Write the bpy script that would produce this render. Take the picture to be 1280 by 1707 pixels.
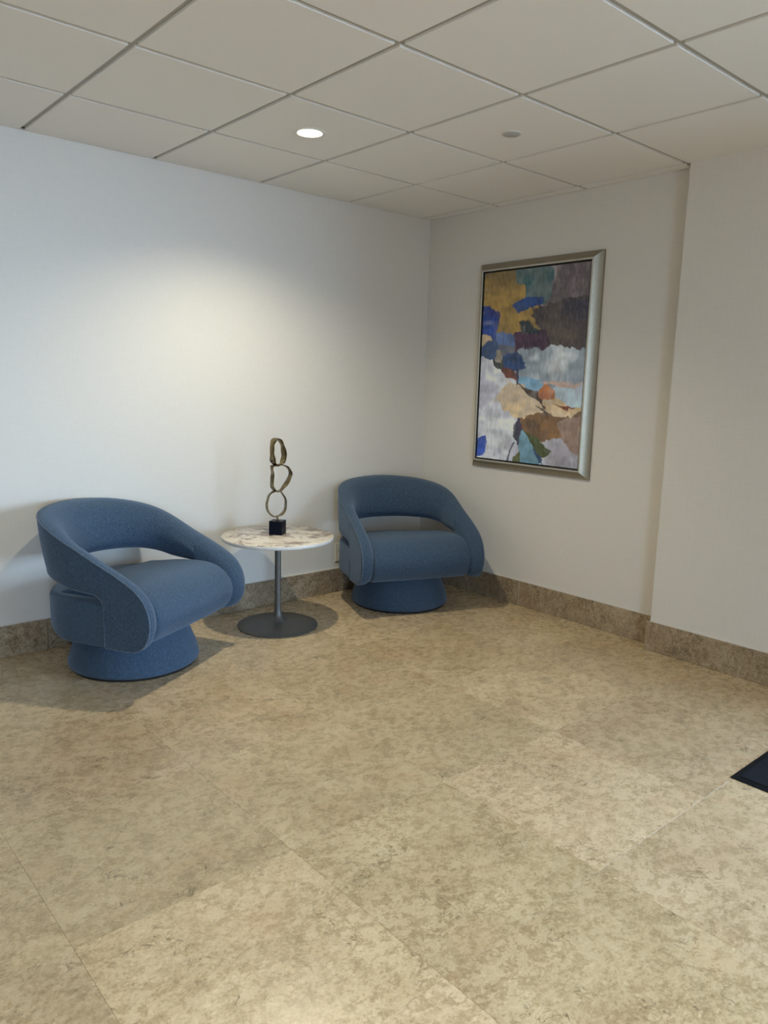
import bpy, bmesh, math, random
import numpy as np
from mathutils import Vector, Matrix

for o in list(bpy.data.objects):
    bpy.data.objects.remove(o, do_unlink=True)
scene = bpy.context.scene
COL = scene.collection

# ------------------------------------------------------------------ settings
EXPOSURE = 0.38
SKYCOL = (0.50, 0.70, 1.0, 1)
SKYSTR = 18.0
SUN_STR, SUN_COL, SUN_ANG, SUN_EL, SUN_SLOPE = 1.35, (0.60, 0.79, 1.0), 32.0, 5.0, 0.42
LAMP_W = 78.0
FILL_W = (190.0, 170.0, 190.0)  # watts of the added fill lamps
LAMP_COL = (1.0, 0.935, 0.72)
LENS_STR = 12.0
SPOT_DEG, SPOT_BLEND = 140.0, 0.8
PAINT_GAIN = 1.5
CHAIR1 = ((-2.236, -0.398), 299.0)
CHAIR2 = ((-0.540, -0.395), 250.0)

# ------------------------------------------------------------------ camera
H = 2.384                      # ceiling height
AZ, EL, RO = 0.8516, -0.1678, 0.0264
cam_pos = Vector((-3.6335, -3.7653, 1.3287))
fw = Vector((math.cos(EL) * math.cos(AZ), math.cos(EL) * math.sin(AZ), math.sin(EL)))
rt = fw.cross(Vector((0, 0, 1))).normalized()
up = rt.cross(fw)
rt2 = rt * math.cos(RO) + up * math.sin(RO)
up2 = -rt * math.sin(RO) + up * math.cos(RO)
cd = bpy.data.cameras.new('camera')
cd.sensor_fit = 'HORIZONTAL'
cd.sensor_width = 36.0
cd.lens = 36.0 * 1268.65 / 1280.0
cd.clip_start = 0.05
cam = bpy.data.objects.new('camera', cd)
COL.objects.link(cam)
M = Matrix.Identity(4)
for i in range(3):
    M[i][0], M[i][1], M[i][2], M[i][3] = rt2[i], up2[i], -fw[i], cam_pos[i]
cam.matrix_world = M
scene.camera = cam

# ------------------------------------------------------------------ light
scene.view_settings.view_transform = 'Standard'
scene.view_settings.look = 'None'
scene.view_settings.gamma = 1.0
scene.view_settings.use_curve_mapping = False
scene.view_settings.exposure = EXPOSURE

scene.cycles.max_bounces = 7
scene.cycles.diffuse_bounces = 5
scene.cycles.glossy_bounces = 3

world = bpy.data.worlds.new('overcast_sky')
scene.world = world
world.use_nodes = True
wbg = world.node_tree.nodes['Background']
wbg.inputs['Color'].default_value = SKYCOL
wbg.inputs['Strength'].default_value = SKYSTR


# low hazy sun that comes in through the glazed entrance on the right
sl = bpy.data.lights.new('hazy_sun', 'SUN')
sl.energy = SUN_STR
sl.color = SUN_COL
sl.angle = math.radians(SUN_ANG)
so = bpy.data.objects.new('hazy_sun', sl)
COL.objects.link(so)
_e = math.radians(SUN_EL)
sd = Vector((-SUN_SLOPE, 1.0, 0.0)).normalized() * math.cos(_e) + Vector((0, 0, -math.sin(_e)))
so.rotation_euler = sd.to_track_quat('-Z', 'Y').to_euler()


def portal(name, loc, rot, sx, sy):
    l = bpy.data.lights.new(name, 'AREA')
    l.shape = 'RECTANGLE'
    l.size, l.size_y = sx, sy
    l.cycles.is_portal = True
    o = bpy.data.objects.new(name, l)
    o.location = loc
    o.rotation_euler = rot
    COL.objects.link(o)


# glazed entrance in the right wall and unseen opening added behind the camera
DOOR_Y0, DOOR_Y1, DOOR_H = -3.10, -7.90, 2.30
BACK_X0, BACK_X1, BACK_Z0, BACK_Z1 = -6.3, -4.5, 0.15, 2.25
RX0, RY0 = -8.0, -8.3          # room extents
portal('door_portal', (-0.10, (DOOR_Y0 + DOOR_Y1) / 2, DOOR_H / 2), (0, math.radians(90), 0), DOOR_H, DOOR_Y0 - DOOR_Y1)
portal('added_window_portal', ((BACK_X0 + BACK_X1) / 2, RY0 + 0.01, (BACK_Z0 + BACK_Z1) / 2), (math.radians(90), 0, 0), BACK_X1 - BACK_X0, BACK_Z1 - BACK_Z0)

# ------------------------------------------------------------------ helpers
def link(name, me, mat=None, parent=None, smooth=False):
    o = bpy.data.objects.new(name, me)
    COL.objects.link(o)
    if mat is not None:
        me.materials.append(mat)
    if parent is not None:
        o.parent = parent
    if smooth:
        for p in me.polygons:
            p.use_smooth = True
    return o


def mesh(name, verts, faces):
    me = bpy.data.meshes.new(name)
    me.from_pydata([tuple(v) for v in verts], [], faces)
    bm = bmesh.new()
    bm.from_mesh(me)
    bmesh.ops.recalc_face_normals(bm, faces=bm.faces)
    bm.to_mesh(me)
    bm.free()
    me.update()
    return me


def sharpen(o, deg=35):
    me = o.data
    for p in me.polygons:
        p.use_smooth = True
    bm = bmesh.new()
    bm.from_mesh(me)
    for e in bm.edges:
        if len(e.link_faces) == 2 and e.calc_face_angle(0) > math.radians(deg):
            e.smooth = False
    bm.to_mesh(me)
    bm.free()


def box_me(name, boxes, bevel=0.0, seg=2):
    bm = bmesh.new()
    for (x0, x1, y0, y1, z0, z1) in boxes:
        b = bmesh.ops.create_cube(bm, size=1.0)
        for v in b['verts']:
            v.co = Vector(((x0 + x1) / 2 + v.co.x * (x1 - x0), (y0 + y1) / 2 + v.co.y * (y1 - y0),
                           (z0 + z1) / 2 + v.co.z * (z1 - z0)))
    if bevel > 0:
        bmesh.ops.bevel(bm, geom=list(bm.edges), offset=bevel, segments=seg, affect='EDGES', profile=0.5)
    me = bpy.data.meshes.new(name)
    bm.to_mesh(me)
    bm.free()
    return me


def lathe_me(name, prof, n=64, closed=False):
    """prof: list of (r, z); r == 0 ends become poles."""
    verts, rings = [], []
    for r, z in prof:
        if r < 1e-6:
            rings.append([len(verts)])
            verts.append((0, 0, z))
        else:
            rings.append(list(range(len(verts), len(verts) + n)))
            verts += [(r * math.cos(2 * math.pi * i / n), r * math.sin(2 * math.pi * i / n), z) for i in range(n)]
    faces = []
    pairs = list(zip(rings[:-1], rings[1:]))
    if closed:
        pairs.append((rings[-1], rings[0]))
    for a, b in pairs:
        for i in range(n):
            j = (i + 1) % n
            if len(a) == 1 and len(b) == 1:
                continue
            if len(a) == 1:
                faces.append((a[0], b[i], b[j]))
            elif len(b) == 1:
                faces.append((a[i], a[j], b[0]))
            else:
                faces.append((a[i], a[j], b[j], b[i]))
    return mesh(name, verts, faces)


def catmull(pts, n, closed=False):
    P = np.array(pts, float)
    m = len(P)
    out = []
    segs = m if closed else m - 1
    for i in range(segs):
        if closed:
            p0, p1, p2, p3 = P[(i - 1) % m], P[i], P[(i + 1) % m], P[(i + 2) % m]
        else:
            p0, p1, p2, p3 = P[max(i - 1, 0)], P[i], P[i + 1], P[min(i + 2, m - 1)]
        for k in range(n):
            t = k / n
            out.append(0.5 * ((2 * p1) + (-p0 + p2) * t + (2 * p0 - 5 * p1 + 4 * p2 - p3) * t * t
                              + (-p0 + 3 * p1 - 3 * p2 + p3) * t ** 3))
    if not closed:
        out.append(P[-1])
    return np.array(out)


def inward(loop):
    """unit inward normals of a closed 2-D loop (any orientation)"""
    L = np.array(loop, float)
    t = np.roll(L, -1, 0) - np.roll(L, 1, 0)
    t /= np.linalg.norm(t, axis=1)[:, None] + 1e-12
    area = 0.5 * np.sum(L[:, 0] * np.roll(L[:, 1], -1) - np.roll(L[:, 0], -1) * L[:, 1])
    n = np.stack([-t[:, 1], t[:, 0]], 1)
    return n if area > 0 else -n


def empty(name, loc, rz=0.0):
    o = bpy.data.objects.new(name, None)
    o.location = loc
    o.rotation_euler = (0, 0, rz)
    o.empty_display_size = 0.1
    COL.objects.link(o)
    return o


def tag(o, label, cat=None, group=None):
    o['label'] = label
    if cat:
        o['category'] = cat
    if group:
        o['group'] = group
    return o


def structure(o, label=None):
    o['kind'] = 'structure'
    if label:
        o['label'] = label
    return o


# ------------------------------------------------------------------ materials
class NT:
    def __init__(self, name):
        self.m = bpy.data.materials.new(name)
        self.m.use_nodes = True
        self.t = self.m.node_tree
        self.b = self.t.nodes['Principled BSDF']

    def n(self, typ, ins=None, **props):
        nd = self.t.nodes.new(typ)
        for k, v in props.items():
            setattr(nd, k, v)
        for k, v in (ins or {}).items():
            if isinstance(v, bpy.types.NodeSocket):
                self.t.links.new(v, nd.inputs[k])
            else:
                nd.inputs[k].default_value = v
        return nd

    def noise(self, vec, scale, detail=4, rough=0.55, dist=0.0):
        return self.n('ShaderNodeTexNoise', {'Vector': vec, 'Scale': scale, 'Detail': detail, 'Roughness': rough,
                                             'Distortion': dist}).outputs['Fac']

    def ramp(self, fac, stops, interp='LINEAR'):
        r = self.n('ShaderNodeValToRGB', {'Fac': fac})
        e = r.color_ramp
        e.interpolation = interp
        while len(e.elements) > 1:
            e.elements.remove(e.elements[-1])
        e.elements[0].position = stops[0][0]
        e.elements[0].color = tuple(stops[0][1]) + (1,)
        for p, c in stops[1:]:
            el = e.elements.new(p)
            el.color = tuple(c) + (1,)
        return r.outputs['Color']

    def g(self, fac, a, b, v0=0.0, v1=1.0):
        return self.ramp(fac, [(a, (v0,) * 3), (b, (v1,) * 3)])

    def mix(self, fac, a, b, mode='MIX'):
        nd = self.t.nodes.new('ShaderNodeMix')
        nd.data_type = 'RGBA'
        nd.blend_type = mode
        for idx, v in ((0, fac), (6, a), (7, b)):
            if isinstance(v, bpy.types.NodeSocket):
                self.t.links.new(v, nd.inputs[idx])
            elif idx == 0:
                nd.inputs[0].default_value = v
            else:
                nd.inputs[idx].default_value = tuple(v) + (1,) if len(v) == 3 else v
        return nd.outputs[2]

    def math(self, op, a, b=0.0, c=0.0):
        nd = self.t.nodes.new('ShaderNodeMath')
        nd.operation = op
        for i, v in enumerate((a, b, c)):
            if isinstance(v, bpy.types.NodeSocket):
                self.t.links.new(v, nd.inputs[i])
            else:
                nd.inputs[i].default_value = v
        return nd.outputs[0]

    def obj(self):
        return self.n('ShaderNodeTexCoord').outputs['Object']

    def mapping(self, vec, scale=(1, 1, 1), rot=(0, 0, 0), loc=(0, 0, 0)):
        return self.n('ShaderNodeMapping', {'Vector': vec, 'Scale': scale, 'Rotation': rot, 'Location': loc}).outputs[0]

    def bump(self, h, strength, dist=0.01):
        b = self.n('ShaderNodeBump', {'Height': h, 'Strength': strength, 'Distance': dist})
        self.t.links.new(b.outputs[0], self.b.inputs['Normal'])

    def set(self, **kw):
        for k, v in kw.items():
            k = k.replace('_', ' ')
            if isinstance(v, bpy.types.NodeSocket):
                self.t.links.new(v, self.b.inputs[k])
            else:
                if k == 'Base Color' and len(v) == 3:
                    v = tuple(v) + (1,)
                self.b.inputs[k].default_value = v
        return self.m


def mat_plain(name, col, rough=0.5, metal=0.0, var=0.06, scale=30.0, bump=0.0):
    t = NT(name)
    f = t.noise(t.obj(), scale, 2)
    lo = tuple(c * (1 - var) for c in col)
    hi = tuple(min(1, c * (1 + var)) for c in col)
    t.set(Base_Color=t.ramp(f, [(0.3, lo), (0.7, hi)]), Roughness=rough, Metallic=metal)
    if bump:
        t.bump(f, bump, 0.002)
    return t.m


def mat_wall(name, col):
    t = NT(name)
    o = t.obj()
    f1 = t.noise(t.mapping(o, (14, 14, 260)), 1.0, 2)
    f2 = t.noise(t.mapping(o, (260, 260, 18)), 1.0, 2)
    s = t.math('ADD', t.math('MULTIPLY', f1, 0.5), t.math('MULTIPLY', f2, 0.5))
    c = t.ramp(s, [(0.3, tuple(k * 0.955 for k in col)), (0.7, tuple(k * 1.03 for k in col))])
    t.set(Base_Color=c, Roughness=0.75)
    t.b.inputs['Specular IOR Level'].default_value = 0.25
    return t.m


def mat_stone(name, dark, mid, light, seed=0.0, rough=(0.20, 0.36)):
    """mottled marble; every slab takes its own piece of the pattern and the tint set as its object colour"""
    t = NT(name)
    o = t.obj()
    inf = t.n('ShaderNodeObjectInfo')
    ri = inf.outputs['Random']
    off = t.n('ShaderNodeCombineXYZ', {'X': t.math('MULTIPLY', ri, 41.0), 'Y': t.math('MULTIPLY', ri, 17.3),
                                       'Z': t.math('MULTIPLY_ADD', ri, 9.0, seed)}).outputs[0]
    v = t.n('ShaderNodeVectorMath', {0: o, 1: off}, operation='ADD').outputs[0]
    warp = t.n('ShaderNodeTexNoise', {'Vector': v, 'Scale': 5.0, 'Detail': 2.0}).outputs['Color']
    wv = t.n('ShaderNodeVectorMath', {0: t.n('ShaderNodeVectorMath', {0: warp, 1: (0.5, 0.5, 0.5)}, operation='SUBTRACT').outputs[0],
                                      1: (0.06, 0.06, 0.06)}, operation='MULTIPLY').outputs[0]
    vw = t.n('ShaderNodeVectorMath', {0: v, 1: wv}, operation='ADD').outputs[0]
    wsep = t.n('ShaderNodeSeparateXYZ', {0: warp})
    msk = t.n('ShaderNodeSeparateXYZ', {0: t.n('ShaderNodeTexNoise', {'Vector': v, 'Scale': 9.0, 'Detail': 2.0}).outputs['Color']})
    medn = t.noise(t.mapping(vw, (1.0, 1.25, 1), (0, 0, 0.55)), 24.0, 6, 0.80, 0.25)
    fine = t.noise(v, 105.0, 3, 0.75)
    s = t.math('ADD', t.math('MULTIPLY', wsep.outputs[2], 0.16), t.math('ADD', t.math('MULTIPLY', medn, 0.48), t.math('MULTIPLY', fine, 0.36)))
    c = t.ramp(s, [(0.36, dark), (0.49, mid), (0.62, light)])
    # pale fossil flecks
    vo = t.n('ShaderNodeTexVoronoi', {'Vector': t.mapping(vw, (0.7, 1.7, 1), (0, 0, 0.6)), 'Scale': 52.0, 'Randomness': 1.0})
    fl = t.math('MULTIPLY', t.g(vo.outputs['Distance'], 0.10, 0.34, 1.0, 0.0), t.g(msk.outputs[0], 0.52, 0.66))
    c = t.mix(t.math('MULTIPLY', fl, 0.65), c, tuple(min(1, k * 1.22) for k in light))
    # brown pebbles out of the same cells
    pb = t.math('MULTIPLY', t.g(vo.outputs['Distance'], 0.14, 0.30, 1.0, 0.0), t.g(msk.outputs[1], 0.52, 0.63))
    c = t.mix(t.math('MULTIPLY', pb, 0.55), c, tuple(k * 0.8 for k in dark))
    # thin broken cracks and pale veins
    cr = t.noise(vw, 17.0, 3, 0.6, 0.8)
    ca = t.math('ABSOLUTE', t.math('SUBTRACT', cr, 0.5))
    cm = t.math('MULTIPLY', t.g(ca, 0.004, 0.018, 1.0, 0.0), t.g(msk.outputs[2], 0.56, 0.64))
    c = t.mix(t.math('MULTIPLY', cm, 0.75), c, tuple(k * 0.42 for k in dark))
    ca2 = t.math('ABSOLUTE', t.math('SUBTRACT', medn, 0.53))
    cm2 = t.math('MULTIPLY', t.g(ca2, 0.003, 0.016, 1.0, 0.0), t.g(wsep.outputs[1], 0.50, 0.62))
    c = t.mix(t.math('MULTIPLY', cm2, 0.55), c, tuple(min(1, k * 1.25) for k in light))
    # warm patches, then the tint of the single slab
    c = t.mix(t.g(wsep.outputs[0], 0.56, 0.70, 0, 0.28), c, (mid[0] * 1.08, mid[1] * 0.92, mid[2] * 0.90))
    c = t.mix(1.0, c, inf.outputs['Color'], 'MULTIPLY')
    t.set(Base_Color=c, Roughness=t.g(medn, 0.3, 0.7, rough[0], rough[1]))
    t.b.inputs['Specular IOR Level'].default_value = 0.45
    return t.m


def mat_fabric(name, col):
    t = NT(name)
    o = t.obj()
    f1 = t.noise(t.mapping(o, (1, 1, 0.6)), 150.0, 5, 0.8)
    f2 = t.noise(o, 9.0, 4, 0.6)
    f4 = t.noise(t.mapping(o, (90, 90, 30)), 1.0, 3)
    c = t.ramp(f1, [(0.33, tuple(k * 0.55 for k in col)), (0.5, col), (0.67, tuple(min(1, k * 1.7) for k in col))])
    c = t.mix(t.g(f2, 0.35, 0.65, 0.0, 0.35), c, tuple(k * 1.25 for k in col))
    c = t.mix(t.g(f4, 0.4, 0.65, 0.0, 0.25), c, tuple(k * 0.75 for k in col))
    t.set(Base_Color=c, Roughness=0.9)
    t.b.inputs['Specular IOR Level'].default_value = 0.15
    t.b.inputs['Sheen Weight'].default_value = 0.30
    t.b.inputs['Sheen Roughness'].default_value = 0.5
    t.b.inputs['Sheen Tint'].default_value = (0.55, 0.66, 0.85, 1)
    t.bump(f1, 0.25, 0.002)
    return t.m


def mat_marble():
    t = NT('veined_marble')
    o = t.obj()
    w = t.n('ShaderNodeTexNoise', {'Vector': o, 'Scale': 5.0, 'Detail': 4.0}).outputs['Color']
    wv = t.n('ShaderNodeVectorMath', {0: w, 1: (0.22, 0.22, 0.0)}, operation='MULTIPLY').outputs[0]
    v = t.n('ShaderNodeVectorMath', {0: o, 1: wv}, operation='ADD').outputs[0]
    base = t.ramp(t.noise(v, 7, 4), [(0.3, (0.56, 0.49, 0.41)), (0.7, (0.76, 0.71, 0.63))])
    p = t.noise(t.mapping(v, (1, 1, 1), (0, 0, 0.5), (2.3, 0.4, 0)), 3.6, 5, 0.6, 0.4)
    c = t.mix(t.g(p, 0.53, 0.60, 0, 0.85), base, (0.22, 0.15, 0.125))
    for sc, thr, wd, k, loc in ((5.0, 0.5, 0.022, 0.85, (0, 0, 0)), (9.0, 0.48, 0.02, 0.7, (4, 1, 0)), (3.0, 0.45, 0.018, 0.8, (7, 3, 0))):
        a = t.math('ABSOLUTE', t.math('SUBTRACT', t.noise(t.mapping(v, (1, 1, 1), (0, 0, 0.9), loc), sc, 4, 0.6, 0.8), thr))
        msk = t.math('MULTIPLY', t.g(a, 0.004, wd * 1.4, 1, 0), t.g(t.noise(v, 8, 2), 0.40, 0.55))
        c = t.mix(t.math('MULTIPLY', msk, k), c, (0.16, 0.10, 0.085))
    return t.set(Base_Color=c, Roughness=0.10)


def mat_brass():
    t = NT('aged_brass')
    o = t.obj()
    f = t.noise(o, 22, 5, 0.65)
    c = t.ramp(f, [(0.34, (0.04, 0.03, 0.018)), (0.55, (0.20, 0.15, 0.075)), (0.74, (0.46, 0.37, 0.20))])
    t.set(Base_Color=c, Metallic=1.0, Roughness=t.g(f, 0.3, 0.7, 0.42, 0.22))
    t.bump(t.noise(o, 60, 3), 0.25, 0.003)
    return t.m


def mat_emit(name, col, strength):
    t = NT(name)
    t.set(Base_Color=(0.8, 0.8, 0.8), Emission_Color=tuple(col) + (1,), Emission_Strength=strength)
    return t.m


def mat_glass():
    t = NT('clear_glazing')
    tr = t.n('ShaderNodeBsdfTransparent', {'Color': (0.93, 0.96, 0.96, 1)})
    gl = t.n('ShaderNodeBsdfGlossy', {'Color': (1, 1, 1, 1), 'Roughness': 0.02})
    mx = t.n('ShaderNodeMixShader', {0: 0.05, 1: tr.outputs[0], 2: gl.outputs[0]})
    t.t.links.new(mx.outputs[0], t.t.nodes['Material Output'].inputs['Surface'])
    return t.m


def mat_paint_attr():
    t = NT('artwork_paint')
    a = t.n('ShaderNodeAttribute', attribute_name='paint').outputs['Color']
    o = t.obj()
    st = t.noise(t.mapping(o, (1, 60, 26), (0.6, 0, 0)), 1.0, 5, 0.65)
    c = t.mix(t.g(st, 0.45, 0.75, 0, 0.10), a, (0.75, 0.74, 0.72))
    t.set(Base_Color=c, Roughness=0.42)
    t.bump(st, 0.2, 0.003)
    return t.m


WALL = mat_wall('linen_wallcovering', (0.70, 0.66, 0.60))
FLOOR = mat_stone('beige_marble', (0.262, 0.188, 0.104), (0.475, 0.366, 0.222), (0.660, 0.540, 0.365))
SKIRT = mat_stone('brown_marble', (0.085, 0.056, 0.028), (0.270, 0.200, 0.122), (0.470, 0.375, 0.255), 5.0, (0.28, 0.42))
DARK_WALL = mat_plain('bounce_cutting_brown', (0.16, 0.10, 0.06), 0.5, var=0.2, scale=6)  # dark brown invented for the unseen walls to cut bounced light
GROUT = mat_plain('tan_grout', (0.36, 0.29, 0.20), 0.8)
CAULK = mat_plain('pale_caulk', (0.66, 0.62, 0.55), 0.7)
CTILE = mat_plain('mineral_tile', (0.80, 0.775, 0.745), 0.85, var=0.025, scale=220)
TBAR = mat_plain('grid_enamel', (0.40, 0.385, 0.355), 0.5, var=0.02)
FABRIC = mat_fabric('blue_chenille', (0.044, 0.072, 0.112))
WELT = mat_fabric('blue_welt', (0.085, 0.115, 0.155))
BLACK = mat_plain('black_plastic', (0.012, 0.012, 0.014), 0.45)
MARBLE = mat_marble()
RIM = mat_plain('white_stone_edge', (0.68, 0.67, 0.64), 0.35)
STEEL = mat_plain('grey_satin_steel', (0.13, 0.128, 0.122), 0.42, 0.4, 0.03)
BRASS = mat_brass()
PLINTH = mat_plain('navy_black_lacquer', (0.004, 0.006, 0.014), 0.32)
FRAME = mat_plain('champagne_silver', (0.36, 0.315, 0.235), 0.38, 1.0, 0.04, 60)
LIP = mat_plain('pale_champagne', (0.50, 0.46, 0.39), 0.4, 0.6, 0.03)
PAINT = mat_paint_attr()
WHITE = mat_plain('white_plastic', (0.78, 0.76, 0.70), 0.4, var=0.02)
GREYMETAL = mat_plain('dull_white_metal', (0.52, 0.50, 0.48), 0.45, 0.2, 0.03)
ALU = mat_plain('dark_anodised_frame', (0.10, 0.10, 0.105), 0.4, 0.7)
CARPET = mat_plain('black_mat_pile', (0.010, 0.011, 0.015), 0.95, var=0.5, scale=600, bump=0.5)
RUBBER = mat_plain('black_rubber', (0.008, 0.009, 0.012), 0.8)
CONC = mat_plain('dark_asphalt', (0.07, 0.07, 0.07), 0.9, var=0.15, scale=4)
GLASS = mat_glass()
LENS = mat_emit('lit_lens', (1.0, 0.90, 0.70), LENS_STR)

random.seed(7)

for _m in (CARPET, RUBBER, PLINTH):
    _m.node_tree.nodes['Principled BSDF'].inputs['Specular IOR Level'].default_value = 0.12

# ------------------------------------------------------------------ floor
floor = link('floor', box_me('floor', [(RX0, 0.3, RY0, 0.3, -0.06, -0.003)]), GROUT)
structure(floor, 'polished beige marble tile floor')
TS = 0.6145
xl = [-1.272 + k * TS for k in range(-13, 3)]      # joints
xl = sorted([x for x in xl if RX0 < x < -0.3]) + [0.0]
xl = [RX0] + xl if xl[0] - RX0 > 0.05 else xl
yl = [-2.110 + k * TS for k in range(-13, 4)]
yl = [RY0] + [y for y in yl if RY0 + 0.05 < y < -0.1] + [0.0]
# slabs the photograph shows as clearly lighter, darker or pinker than their neighbours
# (kx, ky) counts slabs from the joint crossing in the middle of the floor: kx towards the painting wall, ky towards the armchairs
SLAB_TINT = {
    (1, 1): (1.06, 1.05, 1.03, 1), (0, 1): (0.95, 0.945, 0.90, 1), (0, 2): (0.90, 0.885, 0.86, 1), (1, 2): (0.94, 0.92, 0.88, 1),
    (2, 1): (0.95, 0.93, 0.90, 1), (2, 0): (0.95, 0.94, 0.93, 1), (1, 0): (0.96, 0.935, 0.92, 1), (0, 0): (1.09, 1.07, 1.06, 1),
    (1, -1): (1.06, 1.05, 1.04, 1), (-1, 0): (0.98, 0.975, 0.93, 1), (-1, 1): (0.95, 0.945, 0.90, 1), (-2, 1): (0.90, 0.89, 0.84, 1),
    (-2, 0): (1.07, 1.06, 1.02, 1), (-3, 1): (0.93, 0.92, 0.87, 1), (-3, 0): (0.90, 0.885, 0.85, 1), (-2, 2): (0.91, 0.885, 0.86, 1),
    (-1, 2): (0.95, 0.93, 0.91, 1), (-2, -1): (1.12, 1.11, 1.10, 1), (0, -1): (1.0, 0.98, 0.96, 1), (-1, -1): (0.97, 0.96, 0.92, 1)}
tile_me = {}
for i in range(len(xl) - 1):
    for j in range(len(yl) - 1):
        x0, x1, y0, y1 = xl[i], xl[i + 1], yl[j], yl[j + 1]
        w, d = round(x1 - x0 - 0.0005, 4), round(y1 - y0 - 0.0005, 4)
        if (w, d) not in tile_me:
            me = box_me('floor_tile', [(-w / 2, w / 2, -d / 2, d / 2, -0.012, 0.0)], 0.0003, 1)
            me.materials.append(FLOOR)
            tile_me[(w, d)] = me
        o = bpy.data.objects.new('floor_tile', tile_me[(w, d)])
        COL.objects.link(o)
        o.location = ((x0 + x1) / 2, (y0 + y1) / 2, 0)
        o.parent = floor
        kx, ky = int(round((x1 + 1.272) / TS)), int(round((y1 + 2.110) / TS))
        if x1 == 0.0:
            kx = 2
        tint = SLAB_TINT.get((kx, ky))
        o.color = tuple(c ** 1.15 for c in tint) if tint else (lambda q: (q, q * random.uniform(0.985, 1.0), q * random.uniform(0.96, 1.0), 1))(random.uniform(0.93, 1.05))

# ------------------------------------------------------------------ walls
JX, JY = -0.09, -1.83
wl = structure(link('wall_left', box_me('wall_left', [(RX0, 0.2, 0.0, 0.2, -0.06, H + 0.1)]), WALL), 'pale wall behind the two armchairs')
wr = structure(link('wall_right', box_me('wall_right', [(0.0, 0.2, JY, 0.0, -0.06, H + 0.1)]), WALL), 'pale wall that carries the painting')
we = structure(link('wall_entrance', box_me('wall_entrance', [
    (JX, 0.2, DOOR_Y0, JY, -0.06, H + 0.1), (JX, 0.2, RY0, DOOR_Y1, -0.06, H + 0.1),
    (JX, 0.2, DOOR_Y1, DOOR_Y0, DOOR_H, H + 0.1)]), WALL), 'wall standing proud at the right, beside the painting')
wb = structure(link('wall_back', box_me('wall_back', [
    (RX0, BACK_X0, RY0 - 0.2, RY0, -0.06, H + 0.1), (BACK_X1, 0.2, RY0 - 0.2, RY0, -0.06, H + 0.1),
    (BACK_X0, BACK_X1, RY0 - 0.2, RY0, BACK_Z1, H + 0.1), (BACK_X0, BACK_X1, RY0 - 0.2, RY0, -0.06, BACK_Z0)]), DARK_WALL))
ws = structure(link('wall_side', box_me('wall_side', [(RX0 - 0.2, RX0, RY0, 0.2, -0.06, H + 0.1)]), DARK_WALL))


def glazing(name, axis, a0, a1, z0, z1, pos, bays):
    """framed glazing; axis 'y' runs along y at x = pos, axis 'x' along x at y = pos"""
    def bx(u0, u1, w0, w1, t0, t1):
        return (t0, t1, u0, u1, w0, w1) if axis == 'y' else (u0, u1, t0, t1, w0, w1)
    f = 0.055
    root = structure(link(name, box_me(name, [bx(a0, a1, z1 - f, z1, pos - 0.03, pos + 0.03), bx(a0, a1, z0, z0 + f, pos - 0.03, pos + 0.03)]
                                       + [bx(u - f / 2, u + f / 2, z0 + f, z1 - f, pos - 0.03, pos + 0.03)
                                          for u in np.linspace(a0 + f / 2, a1 - f / 2, bays + 1)]), ALU))
    us = np.linspace(a0 + f / 2, a1 - f / 2, bays + 1)
    for k in range(bays):
        link('pane', box_me('pane', [bx(us[k] + f / 2, us[k + 1] - f / 2, z0 + f, z1 - f, pos - 0.004, pos + 0.004)]), GLASS, root)
    return root


d1 = glazing('door_1', 'y', DOOR_Y1, DOOR_Y0, 0.0, DOOR_H, 0.05, 4)
for yy in (-0.10, 0.10):
    link('pull_handle', box_me('pull_handle', [(-0.03, -0.005, (DOOR_Y0 + DOOR_Y1) / 2 + yy - 0.012, (DOOR_Y0 + DOOR_Y1) / 2 + yy + 0.012, 0.8, 1.4)], 0.005), STEEL, d1)
glazing('added_window_1', 'x', BACK_X0, BACK_X1, BACK_Z0, BACK_Z1, RY0 - 0.1, 2)  # unseen opening, added and sized to brighten the frame's right rail
structure(link('pavement', box_me('pavement', [(0.2, 14, -16, 6, -0.2, -0.08), (RX0 - 4, 0.2, -16, RY0 - 0.2, -0.2, -0.08)]), CONC))


structure(link('sky_blocker', box_me('sky_blocker', [(0.2, 2.0, -11.0, 1.0, 2.6, 2.75)]), CONC))  # unseen slab added outside the entrance to block high sky light

# ------------------------------------------------------------------ stone skirting
BH, BT = 0.152, 0.015


def skirting(name, pieces, caulk):
    root = structure(link(name, box_me(name, caulk), CAULK), 'brown marble skirting')
    for b in pieces:
        cx, cy = (b[0] + b[1]) / 2, (b[2] + b[3]) / 2
        me = box_me('stone_piece', [(b[0] - cx, b[1] - cx, b[2] - cy, b[3] - cy, 0.0005, BH)], 0.0015, 2)
        o = link('stone_piece', me, SKIRT, root)
        o.color = (lambda q: (q, q * 0.99, q * 0.98, 1))(random.uniform(0.9, 1.12))
        o.location = (cx, cy, 0)
    return root


skirting('baseboard_left', [(-5.0, -2.512, -BT, -0.0005, 0, 0), (-2.510, -BT - 0.0005, -BT, -0.0005, 0, 0)],
         [(RX0 + 0.01, 0, -0.006, -0.0002, BH, BH + 0.0035)])
skirting('baseboard_right', [(-BT, -0.0005, -0.905, -0.0005, 0, 0), (-BT, -0.0005, JY + 0.0005, -0.9075, 0, 0)],
         [(-0.006, -0.0002, JY, 0, BH, BH + 0.0035), (-BT + 0.001, -0.001, -0.9072, -0.9053, 0.002, BH - 0.001)])
skirting('baseboard_entrance', [(JX - BT, JX - 0.0005, DOOR_Y0 + 0.01, JY + BT, 0, 0)],
         [(JX - 0.006, JX - 0.0002, DOOR_Y0, JY, BH, BH + 0.0035)])

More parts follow.
